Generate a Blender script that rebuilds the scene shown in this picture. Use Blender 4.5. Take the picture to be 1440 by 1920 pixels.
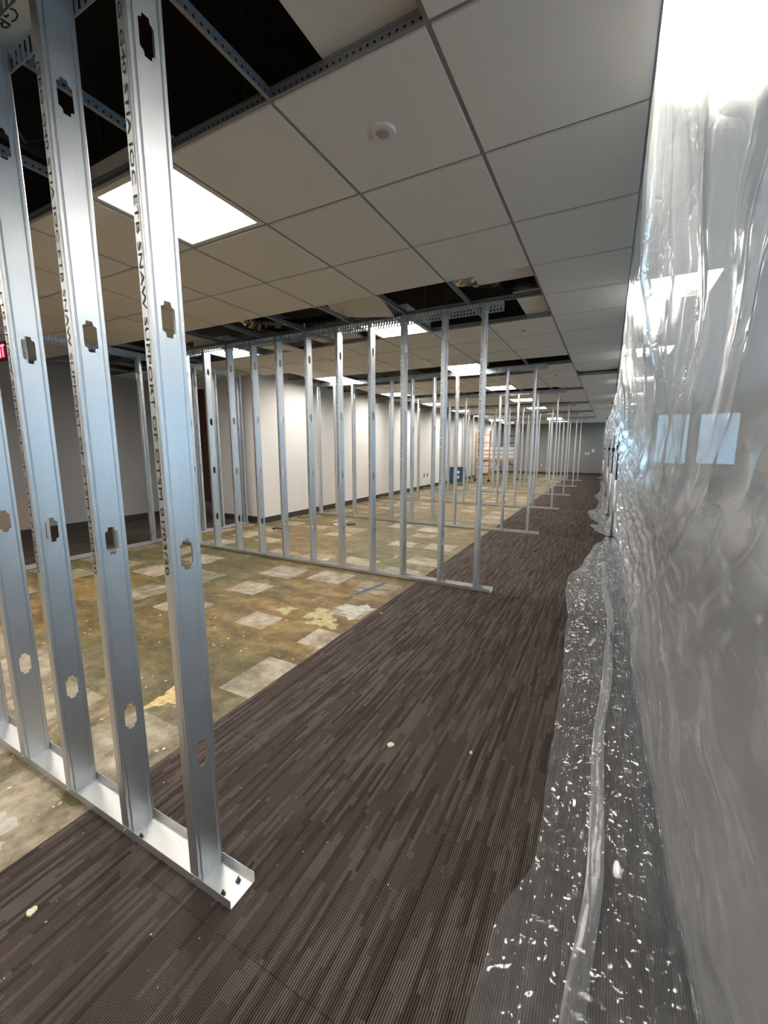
import bpy, bmesh, math, random
from mathutils import Vector, Matrix, noise as mnoise
random.seed(7)
SC = bpy.context.scene
COL = SC.collection
for o in list(bpy.data.objects):
    bpy.data.objects.remove(o)

# ------------------------------------------------------------------ camera
FPX, YAW, PITCH, ROLL, CAMZ = 771.65, 0.47826, 0.15515, 0.002165, 1.34888
fw = Vector((-math.sin(YAW) * math.cos(PITCH), math.cos(YAW) * math.cos(PITCH), -math.sin(PITCH)))
r0 = Vector((math.cos(YAW), math.sin(YAW), 0))
u0 = r0.cross(fw)
rt = r0 * math.cos(ROLL) + u0 * math.sin(ROLL)
up = -r0 * math.sin(ROLL) + u0 * math.cos(ROLL)
cd = bpy.data.cameras.new('camera')
cam = bpy.data.objects.new('camera', cd)
COL.objects.link(cam)
M = Matrix((rt, up, -fw)).transposed().to_4x4()
M.translation = Vector((0, 0, CAMZ))
cam.matrix_world = M
cd.sensor_fit = 'HORIZONTAL'
cd.sensor_width = 36.0
cd.lens = FPX * 36.0 / 1440.0
cd.shift_x = -16.15 / 1440.0
cd.clip_start = 0.02
cd.clip_end = 200
SC.camera = cam

# ------------------------------------------------------------------ world, exposure
W = bpy.data.worlds.new('sky')
SC.world = W
W.use_nodes = True
W.node_tree.nodes['Background'].inputs[0].default_value = (0.50, 0.75, 1.0, 1)
W.node_tree.nodes['Background'].inputs[1].default_value = .80
SC.view_settings.view_transform = 'Standard'
SC.view_settings.look = 'None'
SC.view_settings.gamma = 1.0
SC.view_settings.use_curve_mapping = False
SC.view_settings.exposure = 2.55
LENS_E = 8.0
SC.cycles.use_adaptive_sampling = True
SC.cycles.adaptive_threshold = .07
SC.cycles.adaptive_min_samples = 16
SC.cycles.use_denoising = True
SC.cycles.max_bounces = 6
SC.cycles.diffuse_bounces = 3
SC.cycles.glossy_bounces = 3
SC.cycles.transmission_bounces = 4
SC.cycles.transparent_max_bounces = 10
SC.cycles.caustics_reflective = False
SC.cycles.caustics_refractive = False
SC.cycles.sample_clamp_indirect = 6.0

# daylight portals at the windows
def portal(x, y, z, sx, sz, rotz):
    l = bpy.data.lights.new('window_portal', 'AREA')
    l.shape = 'RECTANGLE'; l.size = sx; l.size_y = sz
    l.cycles.is_portal = True
    o = bpy.data.objects.new('window_portal', l)
    o.location = (x, y, z)
    o.rotation_euler = (math.pi / 2, 0, rotz)   # shines along local -Z
    COL.objects.link(o)
portal(3.12, 4.6, 1.6, 18.7, 1.45, math.pi / 2)
portal(2.0, 14.12, 1.6, 1.9, 1.45, math.pi)
portal(1.12, 18.6, 1.6, 8.8, 1.45, math.pi / 2)

# ------------------------------------------------------------------ constants of the place
H = 2.5805                 # ceiling grid face
T = 0.6096                 # grid module
GX, GY = -1.1727, 1.2982   # one grid crossing
XL, YE = -5.395, 23.09     # white wall, end wall
CX = -1.6284               # carpet edge
ZD = 3.7                   # deck above
WALLS = [0.682, 3.697, 6.66, 9.644, 12.63, 15.72, 18.66]
XEND = -0.885
YB = GY - 10 * T            # wall behind the viewpoint
YR = 5.40                  # return wall with the door
DX0, DX1, DH = -7.41, -6.50, 2.42

# ------------------------------------------------------------------ materials
def mat(name):
    m = bpy.data.materials.new(name)
    m.use_nodes = True
    nt = m.node_tree
    return m, nt, nt.nodes['Principled BSDF']
class NB:
    """tiny node builder"""
    def __init__(s, nt): s.nt = nt
    def n(s, t, **k):
        nd = s.nt.nodes.new(t)
        for a, v in k.items(): setattr(nd, a, v)
        return nd
    def l(s, a, b): s.nt.links.new(a, b)
    def val(s, nd, i, v):
        if hasattr(v, 'is_output'): s.l(v, nd.inputs[i])
        else: nd.inputs[i].default_value = v
    def math(s, op, a, b=0.0, c=0.0):
        nd = s.n('ShaderNodeMath', operation=op)
        s.val(nd, 0, a); s.val(nd, 1, b); s.val(nd, 2, c)
        return nd.outputs[0]
    def mix(s, f, a, b, bt='MIX'):
        nd = s.n('ShaderNodeMix', data_type='RGBA', blend_type=bt)
        s.val(nd, 0, f); s.val(nd, 6, a); s.val(nd, 7, b)
        return nd.outputs[2]
    def noise(s, vec, scale, detail=3, rough=.55, dist=0):
        nd = s.n('ShaderNodeTexNoise')
        if vec is not None: s.l(vec, nd.inputs['Vector'])
        nd.inputs['Scale'].default_value = scale; nd.inputs['Detail'].default_value = detail
        nd.inputs['Roughness'].default_value = rough; nd.inputs['Distortion'].default_value = dist
        return nd.outputs[0]
    def ramp(s, f, stops, interp='LINEAR'):
        nd = s.n('ShaderNodeValToRGB')
        cr = nd.color_ramp; cr.interpolation = interp
        while len(cr.elements) < len(stops): cr.elements.new(.5)
        for e, (p, c) in zip(cr.elements, stops):
            e.position = p; e.color = c if len(c) == 4 else (*c, 1)
        s.l(f, nd.inputs[0])
        return nd.outputs[0]
    def pos(s):
        return s.n('ShaderNodeNewGeometry').outputs['Position']
    def obj(s):
        return s.n('ShaderNodeTexCoord').outputs['Object']
    def xyz(s, v):
        nd = s.n('ShaderNodeSeparateXYZ'); s.l(v, nd.inputs[0]); return nd.outputs
    def comb(s, x, y, z=0.0):
        nd = s.n('ShaderNodeCombineXYZ'); s.val(nd, 0, x); s.val(nd, 1, y); s.val(nd, 2, z); return nd.outputs[0]
    def scale(s, v, sc):
        nd = s.n('ShaderNodeMapping'); s.l(v, nd.inputs[0]); nd.inputs['Scale'].default_value = sc; return nd.outputs[0]
    def bump(s, h, strength, dist):
        nd = s.n('ShaderNodeBump'); nd.inputs['Strength'].default_value = strength; nd.inputs['Distance'].default_value = dist
        s.l(h, nd.inputs['Height']); return nd.outputs[0]
    def white(s, v):
        nd = s.n('ShaderNodeTexWhiteNoise', noise_dimensions='3D'); s.l(v, nd.inputs['Vector']); return nd.outputs['Value']

def plain(name, col, rough=.6, metal=0.0, bscale=0, bstr=.1, var=.12, spec=.5):
    m, nt, b = mat(name); k = NB(nt)
    n = k.noise(k.obj(), bscale or 14, 4)
    c = k.mix(n, tuple(v * (1 - var) for v in col) + (1,), tuple(min(1, v * (1 + var)) for v in col) + (1,))
    k.l(c, b.inputs['Base Color'])
    b.inputs['Roughness'].default_value = rough; b.inputs['Metallic'].default_value = metal
    b.inputs['Specular IOR Level'].default_value = spec
    if bscale:
        k.l(k.bump(k.noise(k.obj(), bscale * 6, 3), bstr, .002), b.inputs['Normal'])
    return m

def m_galv(name, col, rough, knurl=False):
    m, nt, b = mat(name); k = NB(nt); o = k.obj()
    v = k.n('ShaderNodeTexVoronoi'); v.inputs['Scale'].default_value = 55; k.l(o, v.inputs['Vector'])
    n1 = k.noise(o, 9, 5, .65)
    streak = k.noise(k.scale(o, (40, 40, 1.5)), 3, 3)
    f = k.math('ADD', k.math('MULTIPLY', n1, .6), k.math('MULTIPLY', streak, .4))
    c = k.mix(f, tuple(x * .86 for x in col) + (1,), tuple(min(1, x * 1.1) for x in col) + (1,))
    k.l(c, b.inputs['Base Color'])
    b.inputs['Metallic'].default_value = 1.0
    r = k.math('ADD', rough - .07, k.math('MULTIPLY', n1, .14)); k.l(r, b.inputs['Roughness'])
    hgt = k.math('ADD', k.math('MULTIPLY', k.noise(o, 34, 2), .35), k.math('MULTIPLY', k.noise(o, 6, 2), .8))
    if knurl:      # fine rolled serrations across the flanges only (|normal.y| large in object space)
        x, y, z = k.xyz(o)
        nrm = k.xyz(k.n('ShaderNodeTexCoord').outputs['Normal'])
        fl = k.math('GREATER_THAN', k.math('ABSOLUTE', nrm[1]), .8)
        band = k.math('MULTIPLY', k.math('GREATER_THAN', x, -.016), k.math('LESS_THAN', x, -.002))
        w = k.math('SINE', k.math('MULTIPLY', z, 2 * math.pi / .006))
        hgt = k.math('ADD', hgt, k.math('MULTIPLY', k.math('MULTIPLY', fl, band), k.math('MULTIPLY', w, .25)))
    k.l(k.bump(hgt, .16, .0010), b.inputs['Normal'])
    return m

MAT = {}
MAT['stud'] = m_galv('galvanized_steel_stud', (.62, .635, .65), .43, True)
MAT['track'] = m_galv('galvanized_steel_track', (.60, .595, .58), .50)
MAT['slot_track'] = m_galv('galvanized_slotted_track', (.58, .63, .66), .46)
MAT['zinc'] = plain('zinc_screw', (.62, .62, .62), .3, 1.0)
MAT['ink'] = plain('black_ink', (.012, .012, .013), .55)
MAT['tile'] = plain('acoustic_tile', (.87, .85, .825), .9, 0, 60, .25, .03, .2)
MAT['white_metal'] = plain('white_painted_metal', (.74, .73, .70), .4)
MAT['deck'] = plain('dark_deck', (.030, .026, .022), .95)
MAT['wall_white'] = plain('white_wall_paint', (.82, .805, .775), .75, 0, 40, .06, .03, .3)
MAT['wall_gray'] = plain('gray_wall_paint', (.30, .295, .29), .75, 0, 40, .06, .04, .3)
MAT['wall_lgray'] = plain('light_gray_wall_paint', (.46, .455, .45), .75, 0, 40, .06, .04, .3)
MAT['beige'] = plain('beige_bare_board', (.55, .44, .33), .85, 0, 20, .1, .1)
MAT['base'] = plain('dark_rubber_base', (.045, .043, .040), .5)
MAT['black'] = plain('black_plastic', (.014, .014, .015), .4)
MAT['white_pl'] = plain('white_plastic', (.80, .79, .76), .35)
MAT['foil'] = plain('foil_jacket', (.80, .72, .58), .22, 1.0, 18, .9)
MAT['wood_door'] = None
MAT['blue_pl'] = plain('blue_plastic', (.030, .075, .17), .4)
MAT['dkblue'] = plain('dark_blue_plastic', (.018, .030, .06), .5)
MAT['orange'] = plain('orange_paint', (.62, .23, .03), .4)
MAT['wood'] = plain('plywood', (.50, .36, .20), .7, 0, 10, .1, .2)
MAT['chrome'] = plain('polished_metal', (.8, .8, .8), .15, 1.0)
MAT['alu'] = plain('aluminium_pole', (.78, .79, .80), .38, .7)
MAT['bluepaint'] = plain('blue_paint_mark', (.035, .075, .12), .6, 0, 0, 0, .35)
MAT['purple'] = plain('purple_chalk', (.10, .075, .13), .9)
MAT['chip'] = plain('plaster_chip', (.72, .64, .50), .9)
MAT['bluetape'] = plain('blue_tape', (.018, .04, .16), .5)
MAT['dkgray'] = plain('dark_gray_metal', (.10, .11, .12), .45)
MAT['sign'] = plain('sign_housing', (.10, .02, .02), .4)
MAT['lens_end'] = plain('white_reflector', (.86, .82, .75), .5)
MAT['sensor_gray'] = plain('gray_sensor_mesh', (.42, .40, .38), .7)
MAT['kick'] = plain('brushed_kick_plate', (.35, .35, .36), .35, .9)
MAT['bluish'] = plain('blue_gray_tile_back', (.20, .21, .24), .9)

def m_wood():
    m, nt, b = mat('dark_cherry_veneer'); k = NB(nt)
    f = k.noise(k.scale(k.obj(), (14, 14, .8)), 3, 4, .6, .6)
    k.l(k.ramp(f, [(.3, (.045, .012, .006)), (.7, (.11, .032, .014))]), b.inputs['Base Color'])
    b.inputs['Roughness'].default_value = .4
    return m
MAT['wood_door'] = m_wood()

def m_emit(name, col, s):
    m, nt, b = mat(name)
    b.inputs['Base Color'].default_value = (*col, 1)
    b.inputs['Emission Color'].default_value = (*col, 1)
    b.inputs['Emission Strength'].default_value = s
    return m
MAT['lens'] = m_emit('lit_lens', (1.0, .955, .89), LENS_E)
MAT['red_led'] = m_emit('red_exit_letters', (1.0, .03, .05), 3.0)

def m_tee():
    m, nt, b = mat('white_grid_tee'); k = NB(nt)
    o = k.obj(); x, y, z = k.xyz(o)
    along = k.math('ADD', x, y)
    fy = k.math('FRACT', k.math('DIVIDE', along, .026))
    dx = k.math('MULTIPLY', k.math('SUBTRACT', fy, .5), .026)
    dz = k.math('SUBTRACT', z, .017)
    d = k.math('SQRT', k.math('ADD', k.math('MULTIPLY', dx, dx), k.math('MULTIPLY', dz, dz)))
    hole = k.math('LESS_THAN', d, .0045)
    upper = k.math('GREATER_THAN', z, .003)
    c = k.mix(upper, (.30, .275, .265, 1), (.34, .35, .36, 1))
    c = k.mix(k.math('MULTIPLY', hole, upper), c, (.01, .01, .01, 1))
    k.l(c, b.inputs['Base Color'])
    k.l(k.math('MULTIPLY', upper, .7), b.inputs['Metallic'])
    b.inputs['Roughness'].default_value = .45
    return m
MAT['tee'] = m_tee()

def m_carpet():
    m, nt, b = mat('striped_brown_carpet'); k = NB(nt)
    p = k.pos(); x, y, z = k.xyz(p)
    def layer(w, ln, seed):
        cx = k.math('FLOOR', k.math('DIVIDE', x, w))
        rr = k.white(k.comb(cx, seed, 3.1))
        cy = k.math('FLOOR', k.math('ADD', k.math('DIVIDE', y, ln), k.math('MULTIPLY', rr, 17.0)))
        return k.white(k.comb(cx, cy, seed + .5))
    a = layer(.0136, .20, 1.0); c2 = layer(.034, .11, 5.0); c3 = layer(.0136, .27, 9.0)
    big = k.noise(k.scale(p, (1.2, .8, 1)), 1.3, 2)
    t1 = k.math('GREATER_THAN', a, .62); t2 = k.math('GREATER_THAN', c2, .86); t3 = k.math('LESS_THAN', c3, .22)
    mid = (.160, .125, .105, 1); lt = (.250, .208, .186, 1); dk = (.096, .073, .063, 1)
    col = k.mix(t1, mid, lt)
    col = k.mix(t2, col, (.185, .150, .130, 1))
    col = k.mix(t3, col, dk)
    col = k.mix(k.math('MULTIPLY', big, .5), col, (.142, .114, .100, 1))
    rib = k.math('SINE', k.math('MULTIPLY', x, 2 * math.pi / .0068))
    fib = k.noise(p, 420, 2, .7)
    g = k.math('ADD', .62, k.math('MULTIPLY', rib, .38))  # shade in the grooves between ribs, painted into the carpet colour
    g = k.math('MULTIPLY', g, k.math('ADD', .55, k.math('MULTIPLY', fib, .9)))
    mul = k.n('ShaderNodeMix', data_type='RGBA', blend_type='MULTIPLY'); mul.inputs[0].default_value = 1.0
    k.l(col, mul.inputs[6]); k.l(g, mul.inputs[7])
    # trodden-in dust
    du = k.noise(p, 3.2, 6, .7); dm = k.ramp(du, [(.66, (0, 0, 0)), (.80, (.35, .35, .35))])
    col = k.mix(dm, mul.outputs[2], (.13, .11, .095, 1))
    k.l(col, b.inputs['Base Color'])
    b.inputs['Roughness'].default_value = 1.0
    b.inputs['Specular IOR Level'].default_value = .1
    hh = k.math('ADD', rib, k.math('MULTIPLY', fib, 1.2))
    k.l(k.bump(hh, .8, .0018), b.inputs['Normal'])
    return m
MAT['carpet'] = m_carpet()

def m_slab():
    m, nt, b = mat('glue_stained_concrete'); k = NB(nt)
    p = k.pos()
    n1 = k.noise(p, 1.1, 5, .6, .4); n2 = k.noise(k.scale(p, (1, 2.2, 1)), 2.6, 6, .68, .3); n3 = k.noise(p, 11, 5, .7)
    n4 = k.noise(p, .55, 3)
    ochre = k.ramp(n2, [(.30, (.095, .058, .020)), (.50, (.215, .138, .048)), (.70, (.36, .245, .105))])
    olive = k.ramp(n2, [(.30, (.070, .064, .028)), (.55, (.150, .130, .056)), (.75, (.25, .235, .13))])
    col = k.mix(k.ramp(n4, [(.42, (0, 0, 0)), (.58, (1, 1, 1))]), ochre, olive)
    brown = k.ramp(n1, [(.52, (0, 0, 0)), (.66, (1, 1, 1))])
    col = k.mix(k.math('MULTIPLY', brown, .55), col, (.125, .078, .036, 1))
    at = k.n('ShaderNodeAttribute', attribute_name='patch')
    ar = k.n('ShaderNodeSeparateColor'); k.l(at.outputs['Color'], ar.inputs[0])
    pale = k.mix(ar.outputs[1], (.56, .475, .365, 1), (.36, .37, .30, 1))
    pale = k.mix(k.math('MULTIPLY', n3, .55), pale, (.24, .20, .14, 1))
    wear = k.ramp(k.noise(p, 3.4, 5, .7), [(.34, (.25, .25, .25)), (.56, (1, 1, 1))])
    f = k.math('MULTIPLY', ar.outputs[0], wear)
    col = k.mix(f, col, pale)
    # bare worn concrete
    bare = k.ramp(k.noise(k.scale(p, (1.5, .8, 1)), 1.9, 6, .7, .5), [(.60, (0, 0, 0)), (.72, (1, 1, 1))])
    px_, py_, pz_ = k.xyz(p)
    near = k.n('ShaderNodeMapRange'); near.inputs[1].default_value = 1.45; near.inputs[2].default_value = .80; k.l(py_, near.inputs[0])
    scr = k.ramp(k.noise(k.scale(p, (1.2, 1, 1)), 3.1, 6, .72, .6), [(.40, (0, 0, 0)), (.56, (1, 1, 1))])
    bare = k.math('MAXIMUM', bare, k.math('MULTIPLY', near.outputs[0], scr))
    col = k.mix(k.math('MULTIPLY', bare, .70), col, (.52, .43, .315, 1))
    # scraped fine mottling
    k2 = k.ramp(n3, [(.32, (.50, .50, .50)), (.66, (1.25, 1.25, 1.25))])
    mu = k.n('ShaderNodeMix', data_type='RGBA', blend_type='MULTIPLY'); mu.inputs[0].default_value = 1
    k.l(col, mu.inputs[6]); k.l(k2, mu.inputs[7]); col = mu.outputs[2]
    # yellow adhesive blobs, explicit
    # white flecks
    v = k.n('ShaderNodeTexVoronoi'); v.inputs['Scale'].default_value = 13; v.inputs['Randomness'].default_value = 1
    k.l(k.scale(p, (1, 1.6, 1)), v.inputs['Vector'])
    rnd = k.xyz(v.outputs['Color'])[0]
    fl = k.math('MULTIPLY', k.math('LESS_THAN', k.math('ADD', v.outputs['Distance'], k.math('MULTIPLY', n3, .25)), .26), k.math('GREATER_THAN', rnd, .80))
    dens = k.ramp(k.noise(p, .9, 2), [(.44, (0, 0, 0)), (.58, (1, 1, 1))])
    col = k.mix(k.math('MULTIPLY', fl, k.math('MULTIPLY', dens, .85)), col, (.68, .60, .48, 1))
    k.l(col, b.inputs['Base Color'])
    k.l(k.math('ADD', .38, k.math('MULTIPLY', n3, .35)), b.inputs['Roughness'])
    b.inputs['Specular IOR Level'].default_value = .35
    k.l(k.bump(k.math('ADD', n3, n2), .25, .003), b.inputs['Normal'])
    return m
MAT['slab'] = m_slab()

def m_glue(name, c1, c2):
    m, nt, b = mat(name); k = NB(nt)
    k.l(k.ramp(k.noise(k.pos(), 22, 5, .7), [(.35, c1), (.65, c2)]), b.inputs['Base Color'])
    b.inputs['Roughness'].default_value = .7
    k.l(k.bump(k.noise(k.pos(), 60, 3), .5, .004), b.inputs['Normal'])
    return m
MAT['glue_y'] = m_glue('dried_yellow_glue', (.30, .27, .11), (.52, .46, .25))
MAT['glue_o'] = m_glue('dried_orange_glue', (.42, .27, .10), (.78, .60, .30))
MAT['glue_w'] = m_glue('bare_pale_concrete', (.34, .33, .26), (.58, .56, .48))

def m_film(hem=False):
    m, nt, b = mat('clear_poly_film_doubled' if hem else 'clear_poly_film'); k = NB(nt)
    nt.nodes.remove(b)
    out = [n for n in nt.nodes if n.type == 'OUTPUT_MATERIAL'][0]
    p = k.pos()
    # crinkle relief: sharp creases drawn out along the pull of the sheet (down and away above, up and away below)
    px_, py_, pz_ = k.xyz(p)
    def pull(c, d, fa, fc):
        al = k.math('ADD', k.math('MULTIPLY', py_, c), k.math('MULTIPLY', pz_, d))
        ac = k.math('SUBTRACT', k.math('MULTIPLY', pz_, c), k.math('MULTIPLY', py_, d))
        return k.comb(px_, k.math('MULTIPLY', al, fa), k.math('MULTIPLY', ac, fc))
    def ridge(vec, sc, det, w, sharp=9.0):
        n = k.noise(vec, sc, det, .5, .35)
        a = k.math('ABSOLUTE', k.math('SUBTRACT', n, .5))
        return k.math('MULTIPLY', k.math('SUBTRACT', 1.0, k.math('MINIMUM', k.math('MULTIPLY', a, sharp), 1.0)), w)
    def mixf(f, a, b):
        mm = k.n('ShaderNodeMix', data_type='FLOAT'); k.val(mm, 0, f); k.val(mm, 2, a); k.val(mm, 3, b); return mm.outputs[0]
    hi = pull(.93, -.37, .28, 1.5); lo = pull(.96, .28, .16, 1.5)
    upm = k.n('ShaderNodeMapRange', interpolation_type='SMOOTHSTEP'); upm.inputs[1].default_value = 1.0; upm.inputs[2].default_value = 1.7; k.l(pz_, upm.inputs[0])
    rv = mixf(upm.outputs[0], ridge(lo, 4.0, 2, .8), ridge(hi, 4.5, 2, 1.0))
    lowm = k.math('LESS_THAN', pz_, .055) if not hem else k.math('LESS_THAN', pz_, -9.0)
    r1 = mixf(lowm, rv, k.math('ADD', ridge(p, 7.0, 1, 1.7, 8.0), ridge(p, 17.0, 1, .8, 7.0)))
    msk = k.ramp(k.noise(k.scale(p, (1, .5, 1)), 1.6, 2), [(.44, (0, 0, 0)), (.62, (1, 1, 1))])
    r2 = k.math('MULTIPLY', ridge(k.scale(p, (1, .40, 1)), 15.0, 2, .9, 12.0), k.math('MULTIPLY', msk, k.math('ADD', .35, upm.outputs[0])))
    soft = k.noise(lo, 2.0, 2)
    hgt = k.math('ADD', k.math('ADD', r1, r2), k.math('MULTIPLY', soft, 1.0))
    nrm = k.bump(hgt, .34, .008)
    tr = k.n('ShaderNodeBsdfTransparent'); tr.inputs[0].default_value = (.93, .935, .93, 1)
    df = k.n('ShaderNodeBsdfDiffuse'); df.inputs[0].default_value = (.86, .86, .84, 1); k.l(nrm, df.inputs['Normal'])
    tl = k.n('ShaderNodeBsdfTranslucent'); tl.inputs[0].default_value = (.86, .86, .85, 1); k.l(nrm, tl.inputs['Normal'])
    gl = k.n('ShaderNodeBsdfGlossy'); gl.inputs['Roughness'].default_value = .32 if hem else .10; gl.inputs[0].default_value = (1, 1, 1, 1); k.l(nrm, gl.inputs['Normal'])
    hz = k.n('ShaderNodeMixShader'); hz.inputs[0].default_value = .25; k.l(df.outputs[0], hz.inputs[1]); k.l(tl.outputs[0], hz.inputs[2])
    lw = k.n('ShaderNodeLayerWeight'); lw.inputs[0].default_value = .5
    fac = k.math('ADD', k.math('ADD', mixf(lowm, .13 if hem else FILM_HAZE, .11), k.math('MULTIPLY', k.math('POWER', lw.outputs['Facing'], 3.0), FILM_GRAZE)), k.math('MULTIPLY', r1, .015))
    rf_ = k.n('ShaderNodeBsdfRefraction'); rf_.inputs['Roughness'].default_value = .46; rf_.inputs['IOR'].default_value = 1.12; rf_.inputs[0].default_value = (.93, .935, .93, 1); k.l(nrm, rf_.inputs['Normal'])
    tp2_ = k.n('ShaderNodeMapRange', interpolation_type='SMOOTHSTEP'); tp2_.inputs[1].default_value = 1.85; tp2_.inputs[2].default_value = 2.3; k.l(pz_, tp2_.inputs[0])
    mt = k.n('ShaderNodeMixShader'); k.l(mixf(lowm, .08 if hem else mixf(tp2_.outputs[0], .84, .34), .06), mt.inputs[0]); k.l(tr.outputs[0], mt.inputs[1]); k.l(rf_.outputs[0], mt.inputs[2])
    m1 = k.n('ShaderNodeMixShader'); k.l(fac, m1.inputs[0]); k.l(mt.outputs[0], m1.inputs[1]); k.l(hz.outputs[0], m1.inputs[2])
    fr = k.n('ShaderNodeFresnel'); fr.inputs[0].default_value = 1.45
    m2 = k.n('ShaderNodeMixShader'); k.l(k.math('MINIMUM', k.math('MULTIPLY', fr.outputs[0], .6 if hem else 1.2), .18 if hem else .55), m2.inputs[0]); k.l(m1.outputs[0], m2.inputs[1]); k.l(gl.outputs[0], m2.inputs[2])
    k.l(m2.outputs[0], out.inputs[0])
    return m
FILM_HAZE, FILM_GRAZE = .21, .30
MAT['film'] = m_film()
MAT['film_hem'] = m_film(True)

def m_glass():
    m, nt, b = mat('window_glass'); k = NB(nt)
    nt.nodes.remove(b)
    out = [n for n in nt.nodes if n.type == 'OUTPUT_MATERIAL'][0]
    tr = k.n('ShaderNodeBsdfTransparent'); tr.inputs[0].default_value = (.90, .95, .96, 1)
    gl = k.n('ShaderNodeBsdfGlossy'); gl.inputs['Roughness'].default_value = .02
    fr = k.n('ShaderNodeFresnel'); fr.inputs[0].default_value = 1.45
    m2 = k.n('ShaderNodeMixShader'); k.l(fr.outputs[0], m2.inputs[0]); k.l(tr.outputs[0], m2.inputs[1]); k.l(gl.outputs[0], m2.inputs[2])
    k.l(m2.outputs[0], out.inputs[0])
    return m
MAT['glass'] = m_glass()

# ------------------------------------------------------------------ mesh helpers
class MB:
    def __init__(s): s.v = []; s.f = []
    def box(s, x0, x1, y0, y1, z0, z1):
        n = len(s.v)
        s.v += [(x, y, z) for z in (z0, z1) for y in (y0, y1) for x in (x0, x1)]
        s.f += [tuple(n + i for i in q) for q in ((0, 2, 3, 1), (4, 5, 7, 6), (0, 1, 5, 4), (2, 6, 7, 3), (0, 4, 6, 2), (1, 3, 7, 5))]
        return s
    def quad(s, *p):
        n = len(s.v); s.v += list(p); s.f.append(tuple(range(n, n + len(p)))); return s
    def cyl(s, p0, p1, r, seg=10, r1=None):
        r1 = r if r1 is None else r1
        p0 = Vector(p0); p1 = Vector(p1); d = (p1 - p0).normalized()
        a = d.orthogonal().normalized(); b = d.cross(a); n = len(s.v)
        for c, rr in ((p0, r), (p1, r1)):
            for i in range(seg):
                t = 2 * math.pi * i / seg
                s.v.append(tuple(c + a * math.cos(t) * rr + b * math.sin(t) * rr))
        for i in range(seg):
            j = (i + 1) % seg
            s.f.append((n + i, n + j, n + seg + j, n + seg + i))
        s.f.append(tuple(n + i for i in reversed(range(seg)))); s.f.append(tuple(n + seg + i for i in range(seg)))
        return s
    def tube(s, pts, r, seg=8):
        pts = [Vector(p) for p in pts]; n = len(s.v); ref = None
        for i, p in enumerate(pts):
            d = (pts[min(i + 1, len(pts) - 1)] - pts[max(i - 1, 0)]).normalized()
            if ref is None: ref = d.orthogonal().normalized()
            a = (ref - d * ref.dot(d)).normalized(); ref = a; b = d.cross(a)
            rr = r[i] if isinstance(r, (list, tuple)) else r
            for q in range(seg):
                t = 2 * math.pi * q / seg
                s.v.append(tuple(p + a * math.cos(t) * rr + b * math.sin(t) * rr))
        for i in range(len(pts) - 1):
            for q in range(seg):
                w = (q + 1) % seg
                s.f.append((n + i * seg + q, n + i * seg + w, n + (i + 1) * seg + w, n + (i + 1) * seg + q))
        s.f.append(tuple(n + q for q in reversed(range(seg)))); s.f.append(tuple(n + (len(pts) - 1) * seg + q for q in range(seg)))
        return s
    def prism(s, poly, z0, z1):
        n = len(s.v); m = len(poly)
        s.v += [(x, y, z0) for x, y in poly] + [(x, y, z1) for x, y in poly]
        s.f.append(tuple(n + i for i in reversed(range(m)))); s.f.append(tuple(n + m + i for i in range(m)))
        for i in range(m):
            j = (i + 1) % m; s.f.append((n + i, n + j, n + m + j, n + m + i))
        return s
    def mesh(s, name, smooth=False):
        me = bpy.data.meshes.new(name); me.from_pydata(s.v, [], s.f); me.update()
        bm = bmesh.new(); bm.from_mesh(me); bmesh.ops.recalc_face_normals(bm, faces=bm.faces)
        bmesh.ops.triangulate(bm, faces=[f for f in bm.faces if len(f.verts) > 24]); bm.to_mesh(me); bm.free()
        if smooth:
            for q in me.polygons: q.use_smooth = True
        return me
    def build(s, name, m, parent=None, loc=(0, 0, 0), rz=0, smooth=False, bevel=0):
        me = s.mesh(name, smooth)
        if bevel:
            bm = bmesh.new(); bm.from_mesh(me)
            bmesh.ops.bevel(bm, geom=bm.edges[:], offset=bevel, segments=2, affect='EDGES', clamp_overlap=True)
            bm.to_mesh(me); bm.free()
        return link(name, me, m, parent, loc, rz)
def link(name, me, m=None, parent=None, loc=(0, 0, 0), rz=0):
    if m is not None and not me.materials: me.materials.append(MAT[m] if isinstance(m, str) else m)
    o = bpy.data.objects.new(name, me); COL.objects.link(o)
    if parent is not None: o.parent = parent
    o.location = loc; o.rotation_euler = (0, 0, rz)
    return o
def tag(o, label, cat, group=None):
    o['label'] = label; o['category'] = cat
    if group: o['group'] = group
    return o
def struct(o, label=None, cat=None):
    o['kind'] = 'structure'
    if label: o['label'] = label
    if cat: o['category'] = cat
    return o
def thing(name, label, cat, loc=(0, 0, 0), rz=0, group=None):
    o = bpy.data.objects.new(name, None); o.empty_display_size = .1
    COL.objects.link(o); o.location = loc; o.rotation_euler = (0, 0, rz)
    return tag(o, label, cat, group)
def text_mesh(txt, size, extrude=0.0, align='LEFT'):
    cu = bpy.data.curves.new('txt', 'FONT'); cu.body = txt; cu.size = size; cu.extrude = extrude; cu.align_x = align
    cu.resolution_u = 2
    ob = bpy.data.objects.new('txt', cu); COL.objects.link(ob)
    dg = bpy.context.evaluated_depsgraph_get()
    me = bpy.data.meshes.new_from_object(ob.evaluated_get(dg))
    bpy.data.objects.remove(ob); bpy.data.curves.remove(cu)
    me.materials.clear()
    return me

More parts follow.
